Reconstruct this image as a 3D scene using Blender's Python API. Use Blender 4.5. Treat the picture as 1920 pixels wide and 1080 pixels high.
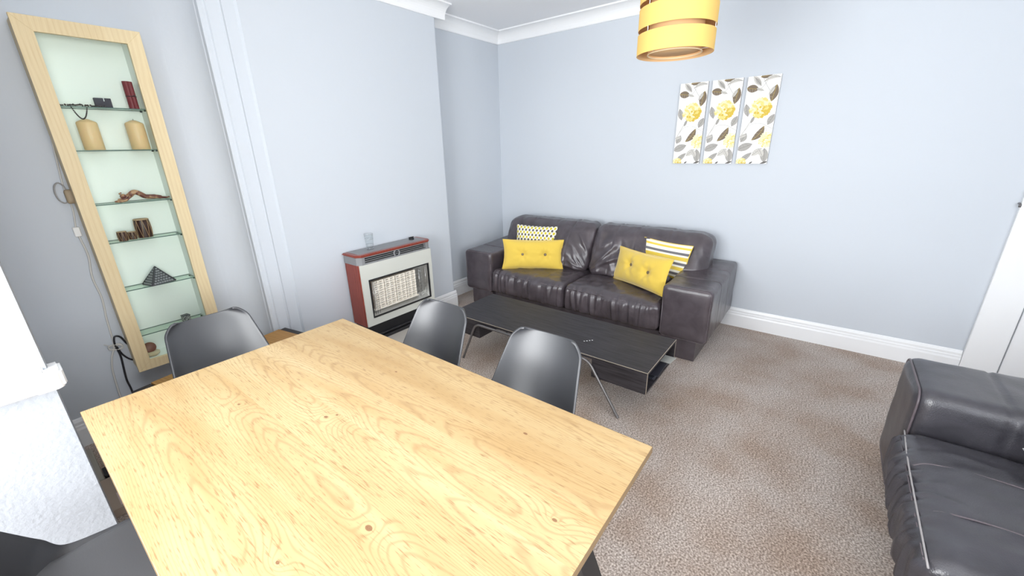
import bpy, bmesh, math, random
from math import sin, cos, pi, radians, exp, sqrt, atan2
from mathutils import Vector, Matrix, noise

for o in list(bpy.data.objects):
    bpy.data.objects.remove(o, do_unlink=True)
scn = bpy.context.scene
col = scn.collection
random.seed(7)

# ------------------------------------------------------------------ camera
cam_d = bpy.data.cameras.new('camera')
cam = bpy.data.objects.new('camera', cam_d); col.objects.link(cam)
YAW, PIT, ROL = radians(52.02), radians(19.15), radians(1.30)
Fv = Vector((sin(YAW)*cos(PIT), cos(YAW)*cos(PIT), -sin(PIT)))
Rv = Vector((cos(YAW), -sin(YAW), 0)); Dv = Fv.cross(Rv)
R2 = Rv*cos(ROL) + Dv*sin(ROL); D2 = -Rv*sin(ROL) + Dv*cos(ROL)
m3 = Matrix((R2, -D2, -Fv)).transposed()
cam.matrix_world = Matrix.Translation((0, 0, 1.55)) @ m3.to_4x4()
cam_d.sensor_width = 36; cam_d.lens = 759/1920*36; cam_d.clip_start = .05
scn.camera = cam

# ------------------------------------------------------------------ world, window light, exposure
w = bpy.data.worlds.new('world'); scn.world = w; w.use_nodes = True
w.node_tree.nodes['Background'].inputs[0].default_value = (.80, .90, 1, 1)
w.node_tree.nodes['Background'].inputs[1].default_value = 1.6
def area(name, loc, rot, sx, sy, power, color):
    l = bpy.data.lights.new(name, 'AREA'); l.shape = 'RECTANGLE'; l.size = sx; l.size_y = sy
    l.energy = power; l.color = color
    o = bpy.data.objects.new(name, l); o.location = loc; o.rotation_euler = rot; col.objects.link(o)
    return o
area('daylight_side', (-1.25, .98, 1.40), (0, radians(-90), 0), 1.8, 1.75, 58, (1, .995, .985))
area('daylight_back', (-.15, -2.23, 1.5), (radians(90), 0, 0), 1.8, 1.6, 50, (1, .995, .985))
scn.view_settings.view_transform = 'Standard'; scn.view_settings.look = 'None'
scn.view_settings.gamma = 1; scn.view_settings.use_curve_mapping = False
scn.view_settings.exposure = 1.13
scn.cycles.max_bounces = 10; scn.cycles.diffuse_bounces = 5; scn.cycles.transparent_max_bounces = 16

# ------------------------------------------------------------------ material helpers
def mat(name, rgb, rough=.5, metal=0, spec=.5, bump=None, coat=0, sheen=0):
    m = bpy.data.materials.new(name); m.use_nodes = True
    b = m.node_tree.nodes['Principled BSDF']
    b.inputs['Base Color'].default_value = (*rgb, 1); b.inputs['Roughness'].default_value = rough
    b.inputs['Metallic'].default_value = metal; b.inputs['Specular IOR Level'].default_value = spec
    b.inputs['Coat Weight'].default_value = coat; b.inputs['Sheen Weight'].default_value = sheen
    if bump:
        sc, st, dist = bump
        nt = m.node_tree; tc = nt.nodes.new('ShaderNodeTexCoord'); n = nt.nodes.new('ShaderNodeTexNoise')
        n.inputs['Scale'].default_value = sc; n.inputs['Detail'].default_value = 4
        bp = nt.nodes.new('ShaderNodeBump'); bp.inputs['Strength'].default_value = st; bp.inputs['Distance'].default_value = dist
        nt.links.new(tc.outputs['Object'], n.inputs['Vector']); nt.links.new(n.outputs['Fac'], bp.inputs['Height'])
        nt.links.new(bp.outputs[0], b.inputs['Normal'])
    return m
def N(m, t, **k):
    n = m.node_tree.nodes.new(t)
    for a, v in k.items():
        if a in n.inputs: n.inputs[a].default_value = v
        else: setattr(n, a, v)
    return n
def LK(m, a, b): m.node_tree.links.new(a, b)
def P(m): return m.node_tree.nodes['Principled BSDF']
def mapped(m, scale, src='Object'):
    tc = N(m, 'ShaderNodeTexCoord'); mp = N(m, 'ShaderNodeMapping'); mp.inputs['Scale'].default_value = scale
    LK(m, tc.outputs[src], mp.inputs['Vector']); return mp.outputs[0]
def ramp(m, fac, stops, interp='LINEAR'):
    r = N(m, 'ShaderNodeValToRGB'); e = r.color_ramp.elements; r.color_ramp.interpolation = interp
    e[0].position, e[0].color = stops[0][0], (*stops[0][1], 1); e[1].position, e[1].color = stops[-1][0], (*stops[-1][1], 1)
    for p, c in stops[1:-1]:
        q = e.new(p); q.color = (*c, 1)
    LK(m, fac, r.inputs[0]); return r.outputs[0]
def mix(m, fac, a, b, mode='MIX'):
    x = N(m, 'ShaderNodeMix', data_type='RGBA', blend_type=mode)
    for i, v in ((0, fac), (6, a), (7, b)):
        if hasattr(v, 'is_output'): LK(m, v, x.inputs[i])
        elif i == 0: x.inputs[0].default_value = v
        else: x.inputs[i].default_value = (*v, 1)
    return x.outputs[2]
def math_(m, op, a, b=0.):
    x = N(m, 'ShaderNodeMath', operation=op)
    for i, v in ((0, a), (1, b)):
        if hasattr(v, 'is_output'): LK(m, v, x.inputs[i])
        else: x.inputs[i].default_value = v
    return x.outputs[0]

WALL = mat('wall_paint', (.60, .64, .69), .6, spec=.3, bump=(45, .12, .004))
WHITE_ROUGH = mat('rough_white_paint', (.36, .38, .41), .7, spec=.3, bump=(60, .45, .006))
CEIL = mat('ceiling_paint', (.90, .91, .93), .8, spec=.2)
TRIM = mat('white_gloss_trim', (.90, .91, .92), .3, spec=.5)
CARPET = mat('carpet', (.3, .26, .235), 1, spec=.05, sheen=.2)
def _():
    m = CARPET; v = mapped(m, (1, 1, 1))
    n1 = N(m, 'ShaderNodeTexNoise', Scale=130., Detail=4.); LK(m, v, n1.inputs['Vector'])
    n2 = N(m, 'ShaderNodeTexNoise', Scale=3., Detail=3.); LK(m, v, n2.inputs['Vector'])
    c1 = ramp(m, n1.outputs['Fac'], [(.33, (.22, .175, .15)), (.5, (.44, .375, .33)), (.66, (.72, .64, .58))])
    c2 = ramp(m, n2.outputs['Fac'], [(.35, (.80, .71, .64)), (.62, (1.0, 1.0, 1.0))])
    LK(m, mix(m, 1., c1, c2, 'MULTIPLY'), P(m).inputs['Base Color'])
    bp = N(m, 'ShaderNodeBump', Strength=.7, Distance=.006); LK(m, n1.outputs['Fac'], bp.inputs['Height']); LK(m, bp.outputs[0], P(m).inputs['Normal'])
_()
def wood(name, base, dark, light, axis='Y', board=.15, rough=.4, lines=55, contrast=.5):
    m = mat(name, base, rough, spec=.4)
    tc = N(m, 'ShaderNodeTexCoord'); sp = N(m, 'ShaderNodeSeparateXYZ'); LK(m, tc.outputs['Object'], sp.inputs[0])
    a, b = (sp.outputs['X'], sp.outputs['Y']) if axis == 'Y' else (sp.outputs['Y'], sp.outputs['X'])
    if axis == 'Z': a, b = math_(m, 'ADD', sp.outputs['X'], sp.outputs['Y']), sp.outputs['Z']
    idn = math_(m, 'FLOOR', math_(m, 'DIVIDE', a, board)); wn = N(m, 'ShaderNodeTexWhiteNoise', noise_dimensions='1D'); LK(m, idn, wn.inputs['W'])
    off = math_(m, 'MULTIPLY', wn.outputs['Value'], 37.)
    cb = N(m, 'ShaderNodeCombineXYZ'); LK(m, math_(m, 'MULTIPLY', a, 5.5), cb.inputs[0]); LK(m, math_(m, 'MULTIPLY', b, 1.5), cb.inputs[1]); LK(m, off, cb.inputs[2])
    n1 = N(m, 'ShaderNodeTexNoise', Scale=1., Detail=1.5, Roughness=.4); LK(m, cb.outputs[0], n1.inputs['Vector'])
    ring = math_(m, 'SINE', math_(m, 'ADD', math_(m, 'MULTIPLY', n1.outputs['Fac'], float(lines)*2.2), math_(m, 'MULTIPLY', a, 330.)))
    ringc = ramp(m, math_(m, 'MULTIPLY_ADD', ring, .5), [(.0, dark), (.22, base), (.8, base), (1., light)])
    m.node_tree.nodes[-1]
    cf = N(m, 'ShaderNodeCombineXYZ'); LK(m, math_(m, 'MULTIPLY', a, 260.), cf.inputs[0]); LK(m, math_(m, 'MULTIPLY', b, 9.), cf.inputs[1]); LK(m, off, cf.inputs[2])
    n2 = N(m, 'ShaderNodeTexNoise', Scale=1., Detail=3.); LK(m, cf.outputs[0], n2.inputs['Vector'])
    fib = ramp(m, n2.outputs['Fac'], [(.3, dark), (.48, base), (.7, light)])
    c = mix(m, .5, ringc, fib)
    cs = mix(m, contrast, base, c)
    sh = ramp(m, wn.outputs['Value'], [(0., (.86, .82, .76)), (1., (1, 1, 1))])
    c3 = mix(m, .8, cs, sh, 'MULTIPLY')
    # knots
    ck = N(m, 'ShaderNodeCombineXYZ'); LK(m, math_(m, 'MULTIPLY', a, 4.2), ck.inputs[0]); LK(m, math_(m, 'MULTIPLY', b, 2.2), ck.inputs[1])
    vo = N(m, 'ShaderNodeTexVoronoi', Scale=1.); LK(m, ck.outputs[0], vo.inputs['Vector'])
    kf = ramp(m, vo.outputs['Distance'], [(.0, (1, 1, 1)), (.035, (.6, .6, .6)), (.06, (0, 0, 0))])
    c4 = mix(m, kf, c3, tuple(x*.55 for x in dark))
    LK(m, c4, P(m).inputs['Base Color']); return m
def oak_top():
    m = mat('oak_laminate', (.485, .335, .165), .42, spec=.4)
    tc = N(m, 'ShaderNodeTexCoord'); sp = N(m, 'ShaderNodeSeparateXYZ'); LK(m, tc.outputs['Object'], sp.inputs[0]); X_, Y_ = sp.outputs['X'], sp.outputs['Y']
    def M2(op, a, b=0.): return math_(m, op, a, b)
    bd = M2('DIVIDE', M2('ADD', X_, .51), .136); idn = M2('FLOOR', bd); wn = N(m, 'ShaderNodeTexWhiteNoise', noise_dimensions='1D'); LK(m, M2('ADD', idn, 3.37), wn.inputs['W'])
    sc = N(m, 'ShaderNodeSeparateColor'); LK(m, wn.outputs['Color'], sc.inputs[0]); r1, r2, r3 = sc.outputs
    la = M2('ADD', M2('SUBTRACT', M2('FRACT', bd), .5), M2('MULTIPLY', M2('SUBTRACT', r1, .5), 1.5))
    cb = N(m, 'ShaderNodeCombineXYZ'); LK(m, M2('MULTIPLY', X_, 9.), cb.inputs[0]); LK(m, M2('MULTIPLY', Y_, 1.9), cb.inputs[1]); LK(m, M2('MULTIPLY', r2, 40.), cb.inputs[2])
    n1 = N(m, 'ShaderNodeTexNoise', Scale=1., Detail=3., Roughness=.45); LK(m, cb.outputs[0], n1.inputs['Vector'])
    ph = M2('ADD', M2('MULTIPLY', M2('MULTIPLY', la, la), 17.), M2('MULTIPLY', Y_, 5.5)); ph = M2('ADD', ph, M2('MULTIPLY', n1.outputs['Fac'], 5.0))
    spots = None
    for kx, ky, sz in KNOTS:
        dx = M2('MULTIPLY', M2('SUBTRACT', X_, kx), 1.6); dy = M2('SUBTRACT', Y_, ky); d = M2('SQRT', M2('ADD', M2('MULTIPLY', dx, dx), M2('MULTIPLY', dy, dy)))
        ph = M2('ADD', ph, M2('MULTIPLY', M2('EXPONENT', M2('MULTIPLY', d, -16.)), 5.5))
        sp_ = M2('LESS_THAN', M2('ADD', d, M2('MULTIPLY', M2('SUBTRACT', n1.outputs['Fac'], .5), .012)), sz); spots = sp_ if spots is None else M2('MAXIMUM', spots, sp_)
    ring = M2('SINE', M2('MULTIPLY', ph, 6.283)); ringf = ramp(m, math_(m, 'MULTIPLY_ADD', ring, .5), [(0, (1, 1, 1)), (.16, (.35, .35, .35)), (.4, (0, 0, 0))])
    cf = N(m, 'ShaderNodeCombineXYZ'); LK(m, M2('MULTIPLY', X_, 330.), cf.inputs[0]); LK(m, M2('MULTIPLY', Y_, 22.), cf.inputs[1]); LK(m, M2('MULTIPLY', r3, 40.), cf.inputs[2])
    n2 = N(m, 'ShaderNodeTexNoise', Scale=1., Detail=2.); LK(m, cf.outputs[0], n2.inputs['Vector'])
    cg = N(m, 'ShaderNodeCombineXYZ'); LK(m, M2('MULTIPLY', X_, 14.), cg.inputs[0]); LK(m, M2('MULTIPLY', Y_, 1.6), cg.inputs[1]); LK(m, M2('MULTIPLY', r3, 20.), cg.inputs[2])
    n3 = N(m, 'ShaderNodeTexNoise', Scale=1., Detail=2.); LK(m, cg.outputs[0], n3.inputs['Vector'])
    base = mix(m, ramp(m, n3.outputs['Fac'], [(.35, (0, 0, 0)), (.65, (1, 1, 1))]), (.555, .415, .225), (.475, .325, .155))
    base = mix(m, 1., base, ramp(m, r2, [(0, (.90, .86, .80)), (1, (1.05, 1.05, 1.05))]), 'MULTIPLY')
    c = mix(m, M2('MULTIPLY', ringf, .34), base, (.27, .15, .06))
    c = mix(m, ramp(m, n2.outputs['Fac'], [(.30, (.75, .75, .75)), (.42, (0, 0, 0))]), c, (.26, .15, .065))
    c = mix(m, M2('MULTIPLY', spots, .75), c, (.16, .055, .025))
    LK(m, c, P(m).inputs['Base Color']); return m
KNOTS = [(-0.140, 0.399, 0.006), (-0.001, 0.091, 0.008), (0.026, 0.072, 0.005), (0.306, 0.136, 0.006), (0.309, -0.470, 0.006), (-0.155, -0.371, 0.008), (-0.316, -0.289, 0.007), (0.110, -0.695, 0.006), (0.119, 0.681, 0.005)]
OAK = oak_top()
BIRCH = wood('birch_veneer', (.83, .69, .43), (.70, .53, .29), (.90, .78, .53), 'Z', 3., .45, 12, .5)
MAHOG = wood('mahogany', (.26, .045, .03), (.10, .012, .01), (.42, .09, .06), 'Z', 3., .3, 20, .9)
GOLDW = wood('golden_wood', (.46, .24, .06), (.30, .13, .03), (.58, .33, .10), 'Y', 3., .45, 12, .7)
BLACKWOOD = mat('black_brown_wood', (.028, .024, .026), .5, spec=.4)
def _():
    m = BLACKWOOD; v = mapped(m, (90, 4, 90)); n = N(m, 'ShaderNodeTexNoise', Scale=1.5, Detail=5.); LK(m, v, n.inputs['Vector'])
    LK(m, ramp(m, n.outputs['Fac'], [(.35, (.016, .014, .016)), (.65, (.042, .037, .042))]), P(m).inputs['Base Color'])
    bp = N(m, 'ShaderNodeBump', Strength=.3, Distance=.001); LK(m, n.outputs['Fac'], bp.inputs['Height']); LK(m, bp.outputs[0], P(m).inputs['Normal'])
_()
def leather(name, rgb, rough=.33):
    m = mat(name, rgb, rough, spec=.8)
    v = mapped(m, (1, 1, 1)); n = N(m, 'ShaderNodeTexVoronoi', Scale=260.); LK(m, v, n.inputs['Vector'])
    n2 = N(m, 'ShaderNodeTexNoise', Scale=9., Detail=5., Distortion=.6); LK(m, v, n2.inputs['Vector'])
    h = math_(m, 'ADD', math_(m, 'MULTIPLY', n.outputs['Distance'], .10), math_(m, 'MULTIPLY', n2.outputs['Fac'], .5))
    bp = N(m, 'ShaderNodeBump', Strength=.35, Distance=.012); LK(m, h, bp.inputs['Height']); LK(m, bp.outputs[0], P(m).inputs['Normal'])
    c = ramp(m, n2.outputs['Fac'], [(.3, tuple(x*.8 for x in rgb)), (.7, tuple(x*1.3 for x in rgb))]); LK(m, c, P(m).inputs['Base Color'])
    return m
LEATHER = leather('brown_black_leather', (.066, .054, .062), .27)
LEATHER2 = leather('charcoal_leather', (.042, .040, .048), .32)
SEAM = mat('leather_seam', (.11, .09, .10), .35)
STITCH = mat('worn_white_stitch', (.35, .33, .33), .6)
SHELL = mat('black_plastic_shell', (.042, .044, .050), .42, spec=.9, bump=(300, .06, .002))
PADM = mat('charcoal_seat_pad', (.09, .09, .095), .5, bump=(300, .1, .002))
BLACKM = mat('black_metal', (.018, .018, .02), .45, spec=.5)
STEEL = mat('grey_steel_tube', (.20, .19, .19), .38, metal=.7)
CHROME = mat('chrome', (.75, .75, .77), .15, metal=1)
DARK = mat('matt_black', (.008, .008, .010), .6)
GREYPL = mat('grey_heater_plastic', (.24, .245, .255), .5)
CREAM = mat('cream_panel', (.62, .63, .58), .5)
SILVER = mat('brushed_reflector', (.55, .55, .53), .35, metal=.85, bump=(30, .5, .01))
CERAM = mat('ceramic_radiant', (.93, .88, .78), .7)
CERAMD = mat('darker_ceramic_backing', (.30, .24, .19), .8)  # brick backing, darker than the ribs in front of it
WIRE = mat('guard_wire', (.62, .62, .62), .25, metal=.9)
CABW = mat('cabinet_white', (.88, .91, .87), .45)
WAX = mat('ivory_wax', (.80, .56, .30), .45); P(WAX).inputs['Subsurface Weight'].default_value = .15
MUST = mat('mustard_velvet', (.76, .54, .085), .75, spec=.2, sheen=.5, bump=(25, .3, .008))
BUTTON = mat('brown_button', (.16, .12, .07), .5)
YLAMP = mat('yellow_lamp_fabric', (.76, .50, .15), .7, spec=.2, bump=(400, .1, .001))
P(YLAMP).inputs['Subsurface Weight'].default_value = .0
LINER = mat('peach_lamp_liner', (.78, .50, .25), .7)
LWHITE = mat('white_plastic', (.85, .85, .84), .4)
CABLEW = mat('cable_white', (.66, .65, .62), .5)
CABLEB = mat('cable_black', (.02, .02, .025), .4)
STONE = mat('pale_hearth_stone', (.50, .47, .43), .6, bump=(80, .1, .002))
CARD = mat('cardboard', (.42, .33, .26), .8)
PINK = mat('pale_pink_label', (.66, .52, .49), .7)
BEIGE = mat('beige_plastic', (.36, .33, .27), .5)
PAPER = mat('white_paper', (.78, .79, .80), .7)
def glass(name, tint, fac, rough=0.):
    m = bpy.data.materials.new(name); m.use_nodes = True; nt = m.node_tree; nt.nodes.clear()
    o = nt.nodes.new('ShaderNodeOutputMaterial'); t = nt.nodes.new('ShaderNodeBsdfTransparent'); t.inputs[0].default_value = (*tint, 1)
    g = nt.nodes.new('ShaderNodeBsdfGlossy'); g.inputs['Roughness'].default_value = rough; lw = nt.nodes.new('ShaderNodeLayerWeight'); lw.inputs[0].default_value = .5
    pw = nt.nodes.new('ShaderNodeMath'); pw.operation = 'POWER'; pw.inputs[1].default_value = 4; nt.links.new(lw.outputs['Facing'], pw.inputs[0])
    f = nt.nodes.new('ShaderNodeMath'); f.operation = 'MULTIPLY_ADD'; nt.links.new(pw.outputs[0], f.inputs[0]); f.inputs[1].default_value = fac; f.inputs[2].default_value = .006
    mx = nt.nodes.new('ShaderNodeMixShader'); nt.links.new(f.outputs[0], mx.inputs[0]); nt.links.new(t.outputs[0], mx.inputs[1]); nt.links.new(g.outputs[0], mx.inputs[2]); nt.links.new(mx.outputs[0], o.inputs[0])
    return m
PANE = glass('clear_pane', (.97, .995, .98), .12)
SHELFG = glass('shelf_glass', (.90, .96, .92), .4)
EDGEG = mat('green_glass_edge', (.10, .16, .14), .2)
CLEAR = glass('tumbler_glass', (.95, .96, .96), .7)

# ------------------------------------------------------------------ mesh helpers
def obj(name, bm, m, parent=None, smooth=False, loc=None, rot=None, auto=None):
    me = bpy.data.meshes.new(name)
    if isinstance(bm, bmesh.types.BMesh):
        bmesh.ops.recalc_face_normals(bm, faces=bm.faces[:]) if not getattr(obj, 'keep', False) else None
        bm.to_mesh(me); bm.free()
    else:
        me.from_pydata(bm[0], [], bm[1]); me.update()
    for mm in (m if isinstance(m, (list, tuple)) else [m]): me.materials.append(mm)
    if smooth:
        for p in me.polygons: p.use_smooth = True
        if auto is not None: me.set_sharp_from_angle(angle=radians(auto))
    o = bpy.data.objects.new(name, me); col.objects.link(o)
    if parent: o.parent = parent
    if loc is not None: o.location = loc
    if rot is not None: o.rotation_euler = rot
    return o
def thing(name, label, cat, loc=(0, 0, 0), rotz=0, group=None):
    o = bpy.data.objects.new(name, None); col.objects.link(o); o.location = loc; o.rotation_euler = (0, 0, rotz)
    o.empty_display_size = .05
    o['label'] = label; o['category'] = cat
    if group: o['group'] = group
    return o
def tag(o, label, cat, group=None):
    o['label'] = label; o['category'] = cat
    if group: o['group'] = group
    return o
def struct(o): o['kind'] = 'structure'; return o
def bx(bm, x0, x1, y0, y1, z0, z1, mi=0, bev=0, seg=1):
    r = bmesh.ops.create_cube(bm, size=1); vs = r['verts']
    for v in vs: v.co = Vector(((x0+x1)/2 + v.co.x*(x1-x0), (y0+y1)/2 + v.co.y*(y1-y0), (z0+z1)/2 + v.co.z*(z1-z0)))
    fs = set(f for v in vs for f in v.link_faces)
    if bev:
        es = list(set(e for v in vs for e in v.link_edges))
        r2 = bmesh.ops.bevel(bm, geom=es, offset=bev, segments=seg, affect='EDGES', profile=.5); fs = set(r2['faces']) | set(f for f in fs if f.is_valid)
    for f in fs: f.material_index = mi
    return bm
def box(x0, x1, y0, y1, z0, z1, bev=0, seg=1):
    return bx(bmesh.new(), x0, x1, y0, y1, z0, z1, 0, bev, seg)
def catmull(pts, n=8):
    if len(pts) < 3: return [Vector(p) for p in pts]
    P_ = [Vector(p) for p in pts]; P_ = [P_[0]*2-P_[1]] + P_ + [P_[-1]*2-P_[-2]]; out = []
    for i in range(1, len(P_)-2):
        a, b, c, d = P_[i-1:i+3]
        for k in range(n):
            t = k/n; out.append(.5*((2*b)+(c-a)*t+(2*a-5*b+4*c-d)*t*t+(3*b-a-3*c+d)*t**3))
    out.append(P_[-2]); return out
def tube(bm, pts, r, seg=8, mi=0, cap=True):
    pts = [Vector(p) for p in pts]; n = len(pts); rs = r if isinstance(r, (list, tuple)) else [r]*n
    up = None; rings = []
    for i, p in enumerate(pts):
        t = (pts[min(i+1, n-1)]-pts[max(i-1, 0)]).normalized()
        if up is None: up = t.orthogonal().normalized()
        up = (up - t*up.dot(t)).normalized(); s = t.cross(up)
        rings.append([bm.verts.new(p + (up*cos(2*pi*k/seg)+s*sin(2*pi*k/seg))*rs[i]) for k in range(seg)])
    for i in range(n-1):
        for k in range(seg):
            f = bm.faces.new((rings[i][k], rings[i][(k+1) % seg], rings[i+1][(k+1) % seg], rings[i+1][k])); f.material_index = mi; f.smooth = True
    if cap:
        for rg in (rings[0], rings[-1]):
            f = bm.faces.new(rg); f.material_index = mi
    return bm
def lathe(bm, prof, seg=32, c=(0, 0, 0), mi=0, cap=True):
    rings = []
    for r, z in prof:
        rings.append([bm.verts.new((c[0]+r*cos(2*pi*k/seg), c[1]+r*sin(2*pi*k/seg), c[2]+z)) for k in range(seg)])
    for i in range(len(rings)-1):
        for k in range(seg):
            f = bm.faces.new((rings[i][k], rings[i][(k+1) % seg], rings[i+1][(k+1) % seg], rings[i+1][k])); f.material_index = mi; f.smooth = True
    if cap:
        for rg in (rings[0], rings[-1]):
            f = bm.faces.new(rg); f.material_index = mi
    return bm
def prism(bm, poly, axis, a, b, mi=0):
    # poly: list of (p,q) in the two other axes (cyclic order), extruded along axis from a to b
    def mk(p, q, t): return {'X': (t, p, q), 'Y': (p, t, q), 'Z': (p, q, t)}[axis]
    A = [bm.verts.new(mk(p, q, a)) for p, q in poly]; B = [bm.verts.new(mk(p, q, b)) for p, q in poly]; n = len(poly)
    fs = [bm.faces.new(A), bm.faces.new(B[::-1])]
    for i in range(n): fs.append(bm.faces.new((A[i], A[(i+1) % n], B[(i+1) % n], B[i])))
    for f in fs: f.material_index = mi
    return bm
def soft_box(hx, hy, hz, r, nx, ny, nz, fn=None):
    """rounded box centred at 0; fn(p, n) moves the points."""
    def axis_pts(h, n):
        return [-h + 2*h*i/n for i in range(n+1)]
    verts, faces, idx = [], [], {}
    X, Y, Z = axis_pts(hx, nx), axis_pts(hy, ny), axis_pts(hz, nz)
    def vid(i, j, k):
        key = (i, j, k)
        if key in idx: return idx[key]
        p = Vector((X[i], Y[j], Z[k])); q = Vector((max(-hx+r, min(hx-r, p.x)), max(-hy+r, min(hy-r, p.y)), max(-hz+r, min(hz-r, p.z))))
        d = p-q; nrm = d.normalized() if d.length > 1e-9 else Vector((0, 0, 1)); p = q+nrm*r
        if fn: p = fn(p, nrm)
        idx[key] = len(verts); verts.append(tuple(p)); return idx[key]
    for i in range(nx):
        for j in range(ny):
            faces.append((vid(i, j, 0), vid(i, j+1, 0), vid(i+1, j+1, 0), vid(i+1, j, 0)))
            faces.append((vid(i, j, nz), vid(i+1, j, nz), vid(i+1, j+1, nz), vid(i, j+1, nz)))
    for i in range(nx):
        for k in range(nz):
            faces.append((vid(i, 0, k), vid(i+1, 0, k), vid(i+1, 0, k+1), vid(i, 0, k+1)))
            faces.append((vid(i, ny, k), vid(i, ny, k+1), vid(i+1, ny, k+1), vid(i+1, ny, k)))
    for j in range(ny):
        for k in range(nz):
            faces.append((vid(0, j, k), vid(0, j, k+1), vid(0, j+1, k+1), vid(0, j+1, k)))
            faces.append((vid(nx, j, k), vid(nx, j+1, k), vid(nx, j+1, k+1), vid(nx, j, k+1)))
    return verts, faces
def nz3(x, y, z): return noise.noise(Vector((x, y, z)))
def ridge(x, y, z): return 1-abs(nz3(x, y, z))*2

# ------------------------------------------------------------------ ROOM
XL, XR, YB, YF, ZC = -1.12, 3.83, -2.10, 3.11, 2.69
YBR, BX0, BX1 = 2.89, 1.015, 2.735      # chimney breast
T = .12
struct(obj('floor', box(XL-T, XR+T, YB-T, YF+T, -.1, 0), CARPET))
struct(obj('ceiling', box(XL-T, XR+T, YB-T, YF+T, ZC, ZC+.1), CEIL))
struct(obj('wall_alcove', box(XL-T, XR+T, YF, YF+T, 0, ZC), WALL))
struct(obj('wall_right', box(XR, XR+T, YB-T, YF+T, 0, ZC), WALL))
def wall_hole(name, axis, t0, t1, u0, u1, h0, h1, s0, s1):
    bm = bmesh.new()
    def B(a, b, c, d):
        if axis == 'X': bx(bm, t0, t1, a, b, c, d)
        else: bx(bm, a, b, t0, t1, c, d)
    B(u0, h0, 0, ZC); B(h1, u1, 0, ZC); B(h0, h1, 0, s0); B(h0, h1, s1, ZC)
    return struct(obj(name, bm, WALL))
wall_hole('wall_left', 'X', XL-T, XL, YB-T, YF+T,   .1, 1.86, .48, 2.32)
wall_hole('wall_back', 'Y', YB-T, YB, XL, XR, -1.0, .75, .75, 2.3)
def window(name, axis, t, a, b, s0, s1):
    bm = bmesh.new()
    def B(p, q, c, d):
        if axis == 'X': bx(bm, t, t+.06, p, q, c, d)
        else: bx(bm, p, q, t, t+.06, c, d)
    B(a, a+.05, s0, s1); B(b-.05, b, s0, s1); B(a+.05, b-.05, s0, s0+.05); B(a+.05, b-.05, s1-.05, s1); mid = (a+b)/2; B(mid-.025, mid+.025, s0+.05, s1-.05)
    return struct(obj(name, bm, TRIM))
window('window_1', 'X', XL-.09, .1, 1.86, .48, 2.32); window('window_2', 'Y', YB-.09, -1.0, .75, .75, 2.3)
# chimney breast with the stepped plaster ridges on its left edge
bm = bmesh.new()
c = .006
poly = [(.86, YF)]+[(.86+.15*sin(k*pi/20), YF-.15+.15*cos(k*pi/20)) for k in range(1, 10)]+[(BX0-.004, 2.962), (BX0, 2.955), (BX0, YBR+.030), (BX0+c*2, YBR+.022), (1.046, YBR+.022), (1.052, YBR+.012), (1.112, YBR+.012), (1.120, YBR+.004), (1.130, YBR+.010),
        (1.194, YBR+.010), (1.206, YBR-.002), (1.216, YBR), (BX1-.012, YBR), (BX1-.003, YBR+.003), (BX1, YBR+.012), (BX1, YF)]
prism(bm, poly, 'Z', 0, ZC)
struct(obj('wall_chimney_breast', bm, WALL, smooth=True, auto=18))
# pier on the left with its sill-like rail
PY = 1.95
bm = soft_box(.61, .06, ZC/2, .012, 6, 6, 60, None)
vs = [(x-.620, y+PY+.06, z+ZC/2) for x, y, z in bm[0]]
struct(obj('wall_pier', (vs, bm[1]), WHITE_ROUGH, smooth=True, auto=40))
bm = bmesh.new(); pr = [(PY+.02, .825), (PY-.035, .825), (PY-.052, .835), (PY-.055, .85), (PY-.055, .872), (PY-.045, .888), (PY-.03, .893), (PY+.02, .905)]
prism(bm, pr, 'X', XL, -.022)
bmesh.ops.bevel(bm, geom=[e for e in bm.edges if all(v.co.x > -.03 for v in e.verts)], offset=.004, segments=2, affect='EDGES')
lp = [(-.06, PY-.054), (-.005, PY-.054), (.010, PY-.045), (.018, PY-.03), (.018, PY+.06), (-.06, PY+.06)]
bm2 = bmesh.new(); prism(bm2, lp, 'Z', .828, .890); bmesh.ops.bevel(bm2, geom=bm2.edges[:], offset=.008, segments=3, affect='EDGES')
me_t = bpy.data.meshes.new('tmp'); bm2.to_mesh(me_t); bm2.free(); bm.from_mesh(me_t); bpy.data.meshes.remove(me_t)
struct(obj('trim_1', bm, TRIM, smooth=True, auto=35))
# baseboards
SK = [(0, 0), (.022, 0), (.022, .105), (.018, .118), (.018, .128), (.013, .134), (.013, .150), (.007, .166), (0, .170)]
def skirt(name, axis, base, sgn, a, b, parent=None):
    bm = bmesh.new()
    if axis == 'X': prism(bm, [(base+sgn*p, q) for p, q in SK], 'X', a, b)
    else: prism(bm, [(base+sgn*p, q) for p, q in SK], 'Y', a, b)
    return struct(obj(name, bm, TRIM))
skirt('baseboard_alcove_right', 'X', YF, -1, BX1, XR)
skirt('baseboard_alcove_left', 'X', YF, -1, XL, .88)
skirt('baseboard_breast', 'X', YBR, -1, 2.44, BX1+.02)
skirt('baseboard_breast_return', 'Y', BX1, 1, YBR-.0, YF)
bm = bmesh.new(); prism(bm, [(XR-p, q) for p, q in SK], 'Y', -.915, YF); struct(obj('baseboard_right', bm, TRIM))
skirt('baseboard_back', 'X', YB, 1, XL, XR)
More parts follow.
